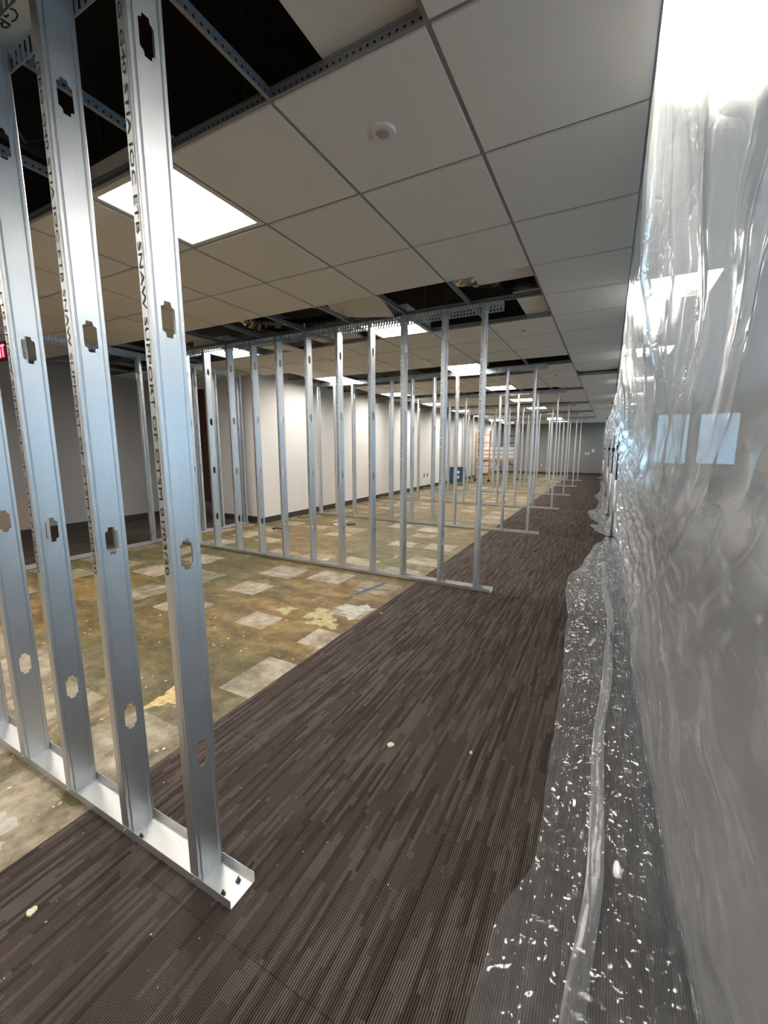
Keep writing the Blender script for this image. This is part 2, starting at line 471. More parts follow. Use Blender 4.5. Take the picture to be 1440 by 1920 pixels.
# ------------------------------------------------------------------ floor
random.seed(11)
XA = -7.75                       # alcove back wall
slab = MB(); attr = []
x_edge = CX
def slab_cell(x0, x1, y0, y1, a, t):
    slab.quad((x0, y0, 0), (x1, y0, 0), (x1, y1, 0), (x0, y1, 0)); attr.append((a, t))
known = {}   # cells whose pale patch can be read in the photograph: (col,row) -> rectangle
cx0 = -1.60; cy0 = 1.31          # right edge of the first column of stained cells; first row start
rows = range(-5, 36); cols = range(0, 7)
for r in rows:
    for c in cols:
        X1 = cx0 - c * T; X0 = X1 - T; Y0 = cy0 + r * .585; Y1 = Y0 + .585
        if X1 > x_edge: X1 = x_edge
        w = random.uniform(.34, .44); h = random.uniform(.24, .40)
        xa = X0 + random.uniform(.05, .61 - w - .03); ya = Y0 + random.uniform(.03, .585 - h - .03)
        xb = xa + w; yb = ya + h
        key = {(0, 0): (-1.865, -1.61, 1.46, 1.86), (0, 1): (-1.842, -1.64, 2.095, 2.345), (1, 1): (-2.50, -2.097, 2.13, 2.37),
               (2, 2): (-3.18, -2.775, 2.63, 2.92), (1, 0): None, (0, 2): (-1.95, -1.66, 2.62, 2.86)}
        on = random.random() < .70
        a = random.uniform(.45, 1.0); t = random.random() ** 1.5
        if (c, r) in key:
            k_ = key[(c, r)]
            if k_: xa, xb, ya, yb = k_; on = True; a = 1.0; t = .15 if (c, r) != (0, 2) else .6
            else: on = False
        xa = max(xa, X0 + .001); xb = min(xb, X1 - .001); ya = max(ya, Y0 + .001); yb = min(yb, Y1 - .001)
        if xb <= xa: on = False
        if not on: slab_cell(X0, X1, Y0, Y1, 0, 0); continue
        xs = [X0, xa, xb, X1]; ys = [Y0, ya, yb, Y1]
        for i in range(3):
            for j in range(3):
                e = (i == 1 and j == 1)
                slab_cell(xs[i], xs[i + 1], ys[j], ys[j + 1], a if e else 0, t)
xsl = cx0 - 7 * T
yf0 = cy0 - 5 * .585; yf1 = cy0 + 36 * .585
slab_cell(x_edge, 3.2, yf0, yf1, 0, 0)
slab_cell(-9.6, 3.2, yf1, YE + .3, 0, 0)
slab_cell(-9.6, xsl, yf0, yf1, 0, 0)
# skirt and underside give the slab its thickness
nv = len(slab.v)
slab_cell(-9.6, 3.2, YB - .3, yf0, 0, 0)
slab.box(-9.6, 3.2, YB - .3, YE + .3, -.15, -.002); attr += [(0, 0)] * 6
me = slab.mesh('floor')
for p_ in me.polygons:
    if abs(p_.normal.z) > .5 and p_.normal.z < 0 and p_.center.z > -.05: p_.flip()
ca = me.color_attributes.new('patch', 'FLOAT_COLOR', 'CORNER')
li = 0
for p_, (a, t) in zip(me.polygons, attr):
    for q in p_.loop_indices: ca.data[q].color = (a, t, 0, 1)
floor = struct(link('floor', me, 'slab'), 'bare concrete floor stained with ochre glue and pale squares', 'floor')
# carpet tiles, each its own piece
def carpet_mesh(w, d, name):
    b = MB(); g = .0006; h = .007; e = .0012
    b.v += [(g, g, 0), (w - g, g, 0), (w - g, d - g, 0), (g, d - g, 0), (g, g, h - e), (w - g, g, h - e), (w - g, d - g, h - e), (g, d - g, h - e),
            (g + e, g + e, h), (w - g - e, g + e, h), (w - g - e, d - g - e, h), (g + e, d - g - e, h)]
    b.f += [(0, 3, 2, 1), (0, 1, 5, 4), (1, 2, 6, 5), (2, 3, 7, 6), (3, 0, 4, 7), (4, 5, 9, 8), (5, 6, 10, 9), (6, 7, 11, 10), (7, 4, 8, 11), (8, 9, 10, 11)]
    return b.mesh(name)
cme = carpet_mesh(T, T, 'carpet_tile')
cyo = .015 - 3 * T
for j in range(42):
    y = cyo + j * T
    for i in range(8):
        x = CX + i * T
        if x > 2.7 or (x > .7 and y > 13.6): continue
        if y + T > YE: continue
        link('carpet_tile', cme, 'carpet', floor, (x, y, .0003))
# cut last row
cme2 = carpet_mesh(T, YE - (cyo + 41 * T) - .001 if YE - (cyo + 41 * T) < T else .2, 'carpet_tile_cut')
jl = int((YE - cyo) // T)
cme2 = carpet_mesh(T, YE - (cyo + jl * T) - .001, 'carpet_tile_cut')
for i in range(4): link('carpet_tile', cme2, 'carpet', floor, (CX + i * T, cyo + jl * T, .0003))
# dark carpet of the alcove beyond the left framing
alc = MB().box(XA, -5.60, YB, YR + .1, .0005, .007).box(CX, 3.0, YB, cyo - .001, .0005, .007).build('carpet_area', 'carpet', floor)
# marks on the floor
def blob(cx, cy, rx, ry, z, h, seed, n=46, rot=0):
    rnd = random.Random(seed); pts = []
    for i in range(n):
        t = 2 * math.pi * i / n; k_ = (1 + .30 * math.sin(3 * t + seed) + .18 * math.sin(7 * t + 2 * seed)) * rnd.uniform(.85, 1.12) if n > 20 else rnd.uniform(.72, 1.12)
        x = rx * k_ * math.cos(t); y = ry * k_ * math.sin(t)
        pts.append((cx + x * math.cos(rot) - y * math.sin(rot), cy + x * math.sin(rot) + y * math.cos(rot)))
    return MB().prism(pts, z, z + h)
blob(-2.03, 1.27, .07, .10, 0, .0018, 1).build('glue_patch', 'glue_o', floor)
blob(-2.00, 2.56, .11, .10, 0, .0012, 2).build('glue_patch', 'glue_y', floor)
blob(-1.86, 2.45, .12, .08, 0, .0022, 3).build('glue_patch', 'glue_y', floor)
blob(-2.30, 2.50, .07, .07, 0, .0016, 4).build('glue_patch', 'glue_y', floor)
blob(-1.79, 2.76, .13, .13, 0, .0030, 5).build('glue_patch', 'glue_w', floor)
blob(-1.83, .43, .10, .09, 0, .0010, 15).build('glue_patch', 'glue_w', floor)
mk = MB()
def strip(b, pts, ws, z0, z1):
    L = []; R = []
    for i, (x, y) in enumerate(pts):
        a = Vector(pts[min(i + 1, len(pts) - 1)]) - Vector(pts[max(i - 1, 0)]); a.normalize()
        n = Vector((-a.y, a.x)) * ws[i] * .5
        L.append((x + n.x, y + n.y)); R.append((x - n.x, y - n.y))
    return b.prism(L + R[::-1], z0, z1)
strip(mk, [(-2.02, 2.92), (-1.99, 3.05), (-1.965, 3.22), (-1.93, 3.36), (-1.90, 3.52)], [.012, .03, .05, .05, .04], 0, .0012)
strip(mk, [(-2.12, 3.28), (-2.0, 3.26), (-1.9, 3.29), (-1.77, 3.33)], [.012, .02, .025, .02], .0001, .0013)
mk.build('paint_mark', 'bluepaint', floor)
strip(MB(), [(-1.06, 5.20), (-.93, 5.22), (-.78, 5.225)], [.02, .03, .02], .0072, .0082).build('chalk_mark', 'purple', floor)
# ------------------------------------------------------------------ walls
def wall(name, m, *boxes, label=None):
    b = MB()
    for q in boxes: b.box(*q)
    return struct(b.build(name, m), label, 'wall' if label else None)
wl = wall('wall_left', 'wall_white', (-5.60, XL, YR, YE, 0, ZD), label='long white painted wall behind the stud frames')
wall('wall_alcove', 'wall_lgray', (XA - .2, XA, YB, YR + .2, 0, ZD), label='grey painted wall behind the side framing')
wh = wall('wall_return', 'wall_white', (XA, DX0 - .05, YR, YR + .2, 0, ZD), (DX1 + .05, -5.60, YR, YR + .2, 0, ZD), (DX0 - .05, DX1 + .05, YR, YR + .2, DH + .05, ZD), (DX0 - .05, DX1 + .05, YR + .10, YR + .2, 0, DH + .05), label='white return wall around the dark wooden door')
we = wall('wall_end', 'wall_gray', (XL, .9, YE, YE + .2, 0, ZD), label='grey painted wall at the far end')
wall('wall_back', 'wall_white', (XA - .2, 3.2, YB - .2, YB, 0, ZD), label='wall behind the viewpoint')
def win_wall(name, axis, c0, c1, a0, a1, n, wn, label):
    """wall with n windows between a0 and a1; axis 'x': plane x in c0..c1, running along y"""
    z0, z1 = .88, 2.32; pier = .16
    b = MB()
    def bx(p, q, zz0, zz1, k0=c0, k1=c1, bb=b):
        bb.box(*((k0, k1, p, q) if axis == 'x' else (p, q, k0, k1)), zz0, zz1)
    bx(a0, a1, 0, z0); bx(a0, a1, z1, ZD)
    w = (a1 - a0) / n
    for i in range(n):
        bx(a0 + i * w, a0 + i * w + pier / 2, z0, z1); bx(a0 + (i + 1) * w - pier / 2, a0 + (i + 1) * w, z0, z1)
    o = struct(b.build(name, 'wall_white'), label, 'wall')
    for i in range(n):
        p, q = a0 + i * w + pier / 2, a0 + (i + 1) * w - pier / 2
        cm = (c0 + c1) / 2; f = MB(); t = .045
        bx(p, p + t, z0, z1, cm - .04, cm + .04, f); bx(q - t, q, z0, z1, cm - .04, cm + .04, f)
        bx(p + t, q - t, z0, z0 + t, cm - .04, cm + .04, f); bx(p + t, q - t, z1 - t, z1, cm - .04, cm + .04, f)
        fo = f.build('window_%d' % wn, 'dkgray'); struct(fo, 'dark framed window behind the plastic sheet', 'window')
        g = MB(); bx(p + t, q - t, z0 + t, z1 - t, cm - .004, cm + .004, g); g.build('pane', 'glass', fo)
        s = MB(); bx(p, q, z0 - .02, z0 + .001, c0 - .06, c0 + .02, s) if axis == 'x' else bx(p, q, z0 - .02, z0 + .001, c0 - .06, c0 + .02, s)
        s.build('window_sill', 'white_metal', fo)
        wn += 1
    return wn
wn = win_wall('wall_right', 'x', 3.0, 3.2, YB, 14.0, 10, 1, 'outer wall with windows beyond the plastic')
wn = win_wall('wall_window_return', 'y', 14.0, 14.2, .9, 3.2, 2, wn, 'short return wall with a window beyond the plastic')
wn = win_wall('wall_right_far', 'x', .9, 1.2, 14.2, YE + .2, 5, wn, 'far outer wall with windows beyond the plastic')
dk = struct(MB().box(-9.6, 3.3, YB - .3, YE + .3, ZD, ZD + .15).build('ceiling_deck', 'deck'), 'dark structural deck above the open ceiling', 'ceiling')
# baseboards
for nm, q in (('baseboard_left', (XL - .0, XL + .008, YR, YE - .01, 0, .105)), ('baseboard_return', (DX1 + .06, XL, YR - .008, YR, .007, .11)),
              ('baseboard_alcove', (XA, XA + .008, YB, YR - .01, .007, .11)), ('baseboard_end', (XL + .01, .9, YE - .008, YE, .0, .105))):
    struct(MB().box(*q).build(nm, 'base'), 'dark rubber wall base', 'baseboard')
MB().box(XA, XA + .004, 2.50, 2.99, .11, .55).build('wall_patch', 'beige', None)
bpy.data.objects['wall_patch'].parent = bpy.data.objects['wall_alcove']
bpy.data.objects['wall_patch']['label'] = 'beige unpainted patch low on the wall'
# door
dr = struct(MB().box(DX0 + .003, DX1 - .003, YR + .02, YR + .065, .012, DH - .003).build('door_1', 'wood_door'), 'dark cherry wood door with metal kick plate in the return wall', 'door')
MB().box(DX0 - .05, DX0, YR - .015, YR + .10, 0, DH + .05).box(DX1, DX1 + .05, YR - .015, YR + .10, 0, DH + .05).box(DX0, DX1, YR - .015, YR + .10, DH, DH + .05).build('door_frame', 'white_metal', dr)
MB().box(DX0 + .03, DX1 - .03, YR + .017, YR + .0198, .02, .30).build('kick_plate', 'kick', dr)
hx_ = DX1 - .07
hd = MB().cyl((hx_, YR + .02, 1.0), (hx_, YR - .01, 1.0), .025, 14).cyl((hx_, YR - .01, 1.0), (hx_, YR - .045, 1.0), .009).cyl((hx_ + .009, YR - .045, 1.0), (hx_ - .12, YR - .045, 1.0), .009)
hd.build('door_handle', 'chrome', dr, smooth=True)

# ------------------------------------------------------------------ steel stud frames
HS = H - .010                                     # stud height
def stud_mesh():
    bm = bmesh.new()
    D = .0920; FL = .0345; LIP = .007; g1, g2 = .013, .079
    prof_a = [(-FL, LIP), (-FL, 0), (-.012, 0), (-.010, .0012), (-.008, 0), (-.0025, 0), (0, .0025), (0, g1 - .003), (-.0022, g1), (0, g1 + .003)]
    prof_b = [(0, g2 - .003), (-.0022, g2), (0, g2 + .003), (0, D - .0025), (-.0025, D), (-FL, D), (-FL, D - LIP)]
    z0, z1 = .0012, HS
    for pr in (prof_a, prof_b):
        for a, b in zip(pr[:-1], pr[1:]):
            vs = [bm.verts.new((a[0], a[1], z0)), bm.verts.new((b[0], b[1], z0)), bm.verts.new((b[0], b[1], z1)), bm.verts.new((a[0], a[1], z1))]
            bm.faces.new(vs)
    ya, yb = g1 + .003, g2 - .003; yc = D / 2
    hz = [.432, 1.047, 1.666, 2.288]
    hole = [(-.009, .044), (.009, .044), (.0095, .037), (.0115, .0325), (.0165, .031), (.019, .028)]
    out = hole + [(y, -z) for y, z in reversed(hole)]
    out = out + [(-y, z) for y, z in reversed(out) if True]
    # build one closed outline: right side top->bottom, then left side bottom->top
    right = [(.009, .044), (.0095, .037), (.0115, .0325), (.0165, .031), (.019, .028), (.019, -.028), (.0165, -.031), (.0115, -.0325), (.0095, -.037), (.009, -.044)]
    left = [(-y, z) for y, z in reversed(right)]
    outline = right + left
    cuts = [z0]
    for h in hz: cuts += [h - .07, h + .07]
    cuts.append(z1)
    def face(pts): bm.faces.new([bm.verts.new((0, y, z)) for y, z in pts])
    for i in range(len(cuts) - 1):
        a, b = cuts[i], cuts[i + 1]
        if i % 2 == 0: face([(ya, a), (yb, a), (yb, b), (ya, b)])
        else:
            h = hz[i // 2]
            ov = [bm.verts.new((0, y, z)) for y, z in ((ya, a), (yb, a), (yb, b), (ya, b))]
            hv = [bm.verts.new((0, yc + y, h + z)) for y, z in outline]
            es = [bm.edges.new((ov[q], ov[(q + 1) % 4])) for q in range(4)] + [bm.edges.new((hv[q], hv[(q + 1) % len(hv)])) for q in range(len(hv))]
            bmesh.ops.triangle_fill(bm, use_beauty=True, use_dissolve=False, edges=es)
    bmesh.ops.remove_doubles(bm, verts=bm.verts[:], dist=1e-5)
    bmesh.ops.recalc_face_normals(bm, faces=bm.faces[:])
    # make the web face +X, then give the sheet its gauge
    s_ = sum(f.normal.x * f.calc_area() for f in bm.faces if abs(f.normal.x) > .9 and f.calc_center_median().x > -.001)
    if s_ < 0: bmesh.ops.reverse_faces(bm, faces=bm.faces[:])
    bmesh.ops.solidify(bm, geom=bm.faces[:], thickness=.0009)
    me_ = bpy.data.meshes.new('stud'); bm.to_mesh(me_); bm.free()
    me_.materials.append(MAT['stud'])
    return me_
STUD = stud_mesh()
def lettering(txt, h, length):
    m_ = text_mesh(txt, h)
    xs = [v.co.x for v in m_.vertices]; s_ = length / (max(xs) - min(xs))
    for v in m_.vertices:      # runs down the flange: text x -> -z, text y -> -x (towards the lip side kept right)
        x, y = v.co.x * s_, v.co.y
        v.co = (-.031 + y + .002, -.0011, -x)
    m_.materials.append(MAT['ink'])
    return m_
PRINT = lettering('ISEG G40 STIA IOC ETB SNAW SUPPORT OF OTSM 01/03/20', .020, 1.40)
tp = text_mesh('GROCHETRY GAUGE G40 STIA', .022)
xs = [v.co.x for v in tp.vertices]; sc_ = .62 / max(xs)
for v in tp.vertices: v.co = (v.co.x * sc_, -.0022, v.co.y + .006)
tp.materials.append(MAT['ink'])

def track_mesh(L, name):
    """U channel along -X from 0 to -L, legs up"""
    t = .0011; w = .0945; h = .031
    return MB().box(-L, 0, -.0013, w - .0013, 0, t).box(-L, 0, -.0013, -.0013 + t, t, h).box(-L, 0, w - .0013 - t, w - .0013, t, h).mesh(name)
def slot_track_mesh(L, name):
    """slotted deflection track along -X, legs down from z=0"""
    b = MB(); t = .0011; w = .0955; h = .066; y0 = -.0018
    b.box(-L, 0, y0, y0 + w, -t, 0)
    pit = .030; n = int(L / pit); off = (L - n * pit) / 2
    hb = .0085                                  # half width of the metal left between two slots
    for y in (y0, y0 + w - t):
        b.box(-L, 0, y, y + t, -.011, -t); b.box(-L, 0, y, y + t, -h, -.056)
        b.box(-L, -L + off + hb, y, y + t, -.056, -.011)
        for i in range(1, n):
            xa = -L + off + i * pit; b.box(xa - hb, xa + hb, y, y + t, -.056, -.011)
        b.box(-off - hb, 0, y, y + t, -.056, -.011)
    me_ = bpy.data.meshes.new(name); me_.from_pydata(b.v, [], b.f); me_.update()
    return me_
SCREW = MB().cyl((0, -.0035, 0), (0, -.0005, 0), .0042, 8).mesh('screw'); SCREW.materials.append(MAT['zinc'])
pinb = MB().cyl((0, 0, 0), (0, 0, .005), .009, 8, .007).cyl((0, 0, .005), (.002, 0, .016), .0045, 8, .0035)
PIN = pinb.mesh('fastener'); PIN.materials.append(MAT['dkgray'])
STUDX = [[-1.025, -1.386, -1.762, -2.135, -2.53, -2.93, -3.33, -3.73, -4.13, -4.53, -4.93, -5.33],
         [-1.02, -1.385, -1.80, -2.165, -2.56, -2.965, -3.385, -3.77, -4.17, -4.58, -4.98, -5.33]]
nth = ['nearest the camera with wide studs and its track end on the carpet', 'second from the camera, ending in front of a blue floor mark',
       'third from the camera with its end on the brown carpet', 'fourth from the camera, partly hidden by nearer frames',
       'fifth from the camera, in the middle of the row', 'sixth from the camera, near the far scaffold', 'last in the row, nearest the far grey wall']
for w, yw in enumerate(WALLS):
    base = thing('stud_wall_frame', 'galvanized steel stud frame ' + nth[w], 'stud frame', (XEND, yw, .0075), 0, 'row of steel stud frames')
    left = XL + .012 if w >= 2 else -5.50
    L = XEND - left
    if w == 0: zb = 0
    bt = link('bottom_track', track_mesh(L, 'bottom_track'), 'track', base)
    tt = link('top_track', slot_track_mesh(L, 'top_track'), 'slot_track', base, (0, 0, H - .0075 - .0006))
    xs_ = STUDX[w] if w < 2 else [-1.04 - .4064 * i + (.02 if w % 2 else 0) for i in range(11)]
    for i, x in enumerate(xs_):
        if x - .036 < left: continue
        s = link('stud', STUD, None, base, (x - XEND, .0, 0))
        s.scale.z = (H - .0075 - .006) / HS
        if w < 5: link('printed_lettering', PRINT, None, s, (0, 0, 2.40 - (.06 * ((i * 7 + w * 3) % 5) if w else .05 * i)))
        if w < 3:
            sc = link('screw', SCREW, None, bt, (x - XEND - .018, -.0013, .018))
            sc = link('screw', SCREW, None, tt, (x - XEND - .018, -.0018, -.030))
    if w == 0:
        for px, py in ((-.045, .068), (-.055, .018), (-.46, .016), (-.52, .072), (-.90, .05), (-1.30, .06)): link('fastener', PIN, None, bt, (px, py, .0011))
    if w == 1:
        link('printed_lettering', tp, None, bt, (-.82, 0, 0))
        link('printed_lettering', tp, None, tt, (-3.0, 0, -.06)) if False else None
# printing on the underside of the first top track
tp2 = text_mesh('GROCHETRY GAUGE G40 STIA', .045)
xs = [v.co.x for v in tp2.vertices]; sc_ = 1.2 / max(xs)
for v in tp2.vertices: v.co = (1.2 - v.co.x * sc_, .03 + v.co.y, -.0018)
tp2.materials.append(MAT['ink'])
link('printed_lettering', tp2, None, [o for o in bpy.data.objects if o.name.startswith('top_track')][0], (-1.9, 0, 0))
# side frame along the alcove opening: runs along Y, rotated a quarter turn
sf = thing('stud_wall_frame', 'galvanized steel side frame across the alcove opening, dark wall behind', 'stud frame', (-5.600, 5.24, .0075), math.pi / 2, 'row of steel stud frames')
# local -X maps to world -Y
Ls = 5.24 + 1.3
bt = link('bottom_track', track_mesh(Ls, 'bottom_track'), 'track', sf)
tt = link('top_track', slot_track_mesh(Ls, 'top_track'), 'slot_track', sf, (0, 0, H - .0075 - .0006))
for i, yy in enumerate([5.22, 4.72, 4.36, 3.53, 3.04, 2.30, 1.50, .8, 0.0]):
    s = link('stud', STUD, None, sf, (yy - 5.24, 0, 0)); s.scale.z = (H - .0135) / HS
    link('printed_lettering', PRINT, None, s, (0, 0, 2.35))

# ------------------------------------------------------------------ ceiling
I0, I1 = -11, 6
J0, J1 = -10, 35
lights = set()
for j in range(-8, 36, 4):
    for i in (-6, -2, 2): lights.add((i, j))
def wrow(y): return int(math.floor((y - GY) / T))
open_rows = {-2: (-11, 1), -1: (-11, 1), 3: (-11, 1), 4: (-11, 1), 8: (-11, 1), 9: (-11, 0), 13: (-8, 1), 18: (-8, 1), 23: (-8, 1), 28: (-8, 1)}
tee_b = MB()
def tee_mesh(L, axis, name):
    b = MB(); w = .0072; t = .0012; hh = .041
    if axis == 'y':
        b.box(-w, w, 0, L, 0, t); b.box(-t / 2, t / 2, 0, L, t, hh - .010); b.box(-.003, .003, 0, L, hh - .010, hh)
    else:
        b.box(0, L, -w, w, 0, t); b.box(0, L, -t / 2, t / 2, t, hh - .010); b.box(0, L, -.003, .003, hh - .010, hh)
    return b.mesh(name)
ceil = bpy.data.objects.new('ceiling', None); COL.objects.link(ceil); ceil.location = (0, 0, 0)
struct(ceil, 'suspended grid ceiling of off-white square panels with open rows', 'ceiling')
Y0c, Y1c = GY + J0 * T, YE - .002
tym = tee_mesh(Y1c - Y0c, 'y', 'main_tee')
tyms = tee_mesh(14.0 - Y0c - .01, 'y', 'main_tee_short'); tyal = tee_mesh(YR - .01 - Y0c, 'y', 'main_tee_alcove')
for i in range(I0, I1 + 1):
    x = GX + i * T
    if x > 3.0 or XL - .02 < x < XL: continue
    m_ = tym if XL <= x < .895 else (tyms if x > .9 else tyal)
    if x < XA: continue
    link('main_tee', m_, 'tee', ceil, (x, Y0c, H))
XC0, XC1 = XL + .003, .895
xa_, xb_ = XA + .003, 2.99
txm = tee_mesh(XC1 - XC0, 'x', 'cross_tee'); txs = tee_mesh(xb_ - XC0, 'x', 'cross_tee_wide'); txal = tee_mesh(xb_ - xa_, 'x', 'cross_tee_full')
for j in range(J0, J1 + 1):
    y = GY + j * T
    if y > YE - .05: continue
    if y < 5.2: link('cross_tee', txal, 'tee', ceil, (xa_, y, H + .0002))
    elif y < 13.95: link('cross_tee', txs, 'tee', ceil, (XC0, y, H + .0002))
    else: link('cross_tee', txm, 'tee', ceil, (XC0, y, H + .0002))
def tile_geo(b, x0, x1, y0, y1, z=0.0):
    """tegular panel: face dropped below the grid, stepped edge resting on it"""
    g = .0105; f = .0015
    b.box(x0 + g, x1 - g, y0 + g, y1 - g, z - .0065, z + .0012)
    b.box(x0 + f + .001, x1 - f - .001, y0 + f + .001, y1 - f - .001, z + .0014, z + .013)
tmb = MB(); tile_geo(tmb, 0, T, 0, T); TILE = tmb.mesh('ceiling_tile'); TILE.materials.append(MAT['tile'])
def px_area(x0, y0):
    pts = []
    for dx, dy in ((0, 0), (1, 0), (1, 1), (0, 1)):
        d = Vector((x0 + dx * T, y0 + dy * T, H - CAMZ)); z = d.dot(fw)
        if z < .1: return 0
        pts.append((736.15 + FPX * d.dot(rt) / z, 960 - FPX * d.dot(up) / z))
    cx = sum(p[0] for p in pts) / 4; cy = sum(p[1] for p in pts) / 4
    if max(p[0] for p in pts) < 0 or min(p[0] for p in pts) > 1440 or max(p[1] for p in pts) < 0: return 0
    return abs(sum(pts[i][0] * pts[(i + 1) % 4][1] - pts[(i + 1) % 4][0] * pts[i][1] for i in range(4))) / 2
cells = []
edge_cells = MB()
for i in range(I0, I1):
    for j in range(J0, J1):
        x, y = GX + i * T, GY + j * T
        if (i, j) in lights: continue
        if j in open_rows and open_rows[j][0] <= i < open_rows[j][1]: continue
        if (i, j) == (1, 10): continue
        x1, y1 = x + T, y + T
        if x1 < XA + .05 or x > 2.9: continue
        if x < XL and y > YR - .1: continue
        if x > .5 and y1 > 14: 
            if x > .895 - T * .3: continue
        cut = False
        if x < XL < x1 and y > 4.9 and y1 > YR: x = XL; cut = True
        if x1 < XL + .05 and y1 > YR: y1 = YR - .002; cut = True
        if x < XA: x = XA; cut = True
        if x1 > 2.99: x1 = 2.99; cut = True
        if y > 13.9 and x1 > .895: x1 = .895; cut = True
        if y1 > YE: y1 = YE; cut = True
        if cut: tile_geo(edge_cells, x, x1, y, y1, H); continue
        cells.append((px_area(x, y), x, y))
cells.sort(reverse=True)
for a, x, y in cells[:296]: link('ceiling_tile', TILE, None, ceil, (x, y, H))
for a, x, y in cells[296:]: tile_geo(edge_cells, x, x + T, y, y + T, H)
me = bpy.data.meshes.new('far_ceiling_tiles'); me.from_pydata(edge_cells.v, [], edge_cells.f); me.update()
fe = link('far_ceiling_tiles', me, 'tile', ceil); fe['kind'] = 'stuff'
# panels pushed aside above the grid at the open rows
def loose(x, y, z=.045, rx=0, ry=0, rz=0):
    o = link('ceiling_tile', TILE, None, ceil, (x, y, H + z)); o.rotation_euler = (rx, ry, rz); o['label'] = 'panel pushed up and aside above the grid'
    return o
loose(GX + .225, GY - T + .01, .05)                    # slid to the right in the first open row
loose(GX + .16, GY + 3 * T - .30, .048)                 # pushed back over the second open row
loose(GX + .36, GY + 4 * T + .01, .05)
loose(GX - T * 2.05, GY + 3 * T - .10, .20, math.radians(-14), math.radians(6), .1)
loose(GX + .30, GY + 9 * T + .1, .05); loose(GX - T * .4, GY + 9 * T + .22, .05)
loose(GX - 4 * T, GY + 9 * T + .2, .05); loose(GX - 6 * T, GY + 9 * T + .2, .05)
loose(GX + T, GY + 10 * T + .27, .05, math.radians(3))
loose(GX - 5 * T + .1, GY + 4 * T + .1, .06, 0, math.radians(8)); loose(GX - 3.4 * T, GY + 4 * T + .2, .05)
loose(GX - 6.6 * T, GY + 3 * T + .05, .07, math.radians(5))
for j in (13, 18, 23, 28):
    loose(GX + .12, GY + j * T + .25, .05); loose(GX - 3 * T, GY + j * T - .3, .05); loose(GX - 5 * T, GY + j * T - .25, .05)

# lit 2x2 fixtures
def fixture_parts():
    P = {}
    b = MB(); s = T; g = .010; z1 = .11; t = .004                     # sheet-metal housing, open below
    b.box(g, s - g, g, g + t, .002, z1).box(g, s - g, s - g - t, s - g, .002, z1).box(g, g + t, g + t, s - g - t, .002, z1).box(s - g - t, s - g, g + t, s - g - t, .002, z1)
    b.box(g, s - g, g, s - g, z1, z1 + t)
    P['housing'] = b.mesh('housing')
    b = MB(); a = .008; w = .030                                       # face frame
    b.box(a, s - a, a, a + w, -.004, .002).box(a, s - a, s - a - w, s - a, -.004, .002).box(a, a + w, a + w, s - a - w, -.004, .002).box(s - a - w, s - a, a + w, s - a - w, -.004, .002)
    P['face_frame'] = b.mesh('face_frame')
    # three-lobed lens running along Y with arched ends
    v = []; f = []; nx = 36; x0, x1 = a + w, s - a - w
    for jy, y in enumerate((a + w + .035, s - a - w - .035)):
        for i in range(nx + 1):
            u = i / nx; lob = abs(math.sin(u * 3 * math.pi)); base = .052
            z = base - .030 * lob * (1.0 if 1 / 3 < u < 2 / 3 else .75)
            v.append((x0 + (x1 - x0) * u, y, z))
    for i in range(nx): f.append((i, i + 1, nx + 2 + i, nx + 1 + i))
    m_ = bpy.data.meshes.new('lens'); m_.from_pydata(v, [], f); m_.update()
    for q in m_.polygons:
        q.use_smooth = True
        if q.normal.z > 0: q.flip()
    P['lens'] = m_
    for sgn, ye, yi in ((0, a + w, a + w + .035), (1, s - a - w, s - a - w - .035)):
        v = []; f = []; n0 = 0
        for i in range(nx + 1):
            u = i / nx; lob = abs(math.sin(u * 3 * math.pi)); z = .052 - .030 * lob * (1.0 if 1 / 3 < u < 2 / 3 else .75)
            v.append((x0 + (x1 - x0) * u, yi, z)); v.append((x0 + (x1 - x0) * u, ye, .0005))
        for i in range(nx): f.append((n0 + 2 * i, n0 + 2 * i + 2, n0 + 2 * i + 3, n0 + 2 * i + 1))
        m_ = bpy.data.meshes.new('end_reflector'); m_.from_pydata(v, [], f); m_.update()
        for q in m_.polygons: q.use_smooth = True
        P['end_reflector%d' % sgn] = m_
    for n_, mm in (('housing', 'white_metal'), ('face_frame', 'white_metal'), ('lens', 'lens'), ('end_reflector0', 'lens_end'), ('end_reflector1', 'lens_end')): P[n_].materials.append(MAT[mm])
    return P
FX = fixture_parts()
colname = {-6: 'along the white wall', -2: 'above the middle of the stud frames', 2: 'beyond the plastic sheet'}
ordn = ['first', 'second', 'third', 'fourth', 'fifth', 'sixth', 'seventh', 'eighth', 'ninth']
for (i, j) in sorted(lights):
    x, y = GX + i * T, GY + j * T
    t_ = thing('ceiling_light', 'square lit ceiling light, %s from the camera %s' % (ordn[j // 4], colname[i]) if j >= 0 else 'square lit ceiling light %s the viewpoint, %s' % ('just behind' if j == -4 else 'far behind', colname[i]), 'ceiling light', (x, y, H + .0012), 0, 'lit ceiling panel lights')
    for n_ in ('housing', 'face_frame', 'lens', 'end_reflector0', 'end_reflector1'): link(n_.rstrip('01'), FX[n_], None, t_)
    # hanger wires from the corners to the deck keep it up
    for q, (hx, hy) in enumerate(((.06, .06), (T - .06, T - .06))):
        link('hanger_wire', FX.setdefault('wire', (lambda mm: (mm.materials.append(MAT['zinc']), mm)[1])(MB().cyl((0, 0, 0), (.0, .0, ZD - H - .118), .0015, 5).mesh('hanger_wire'))), None, t_, (hx, hy, .114))

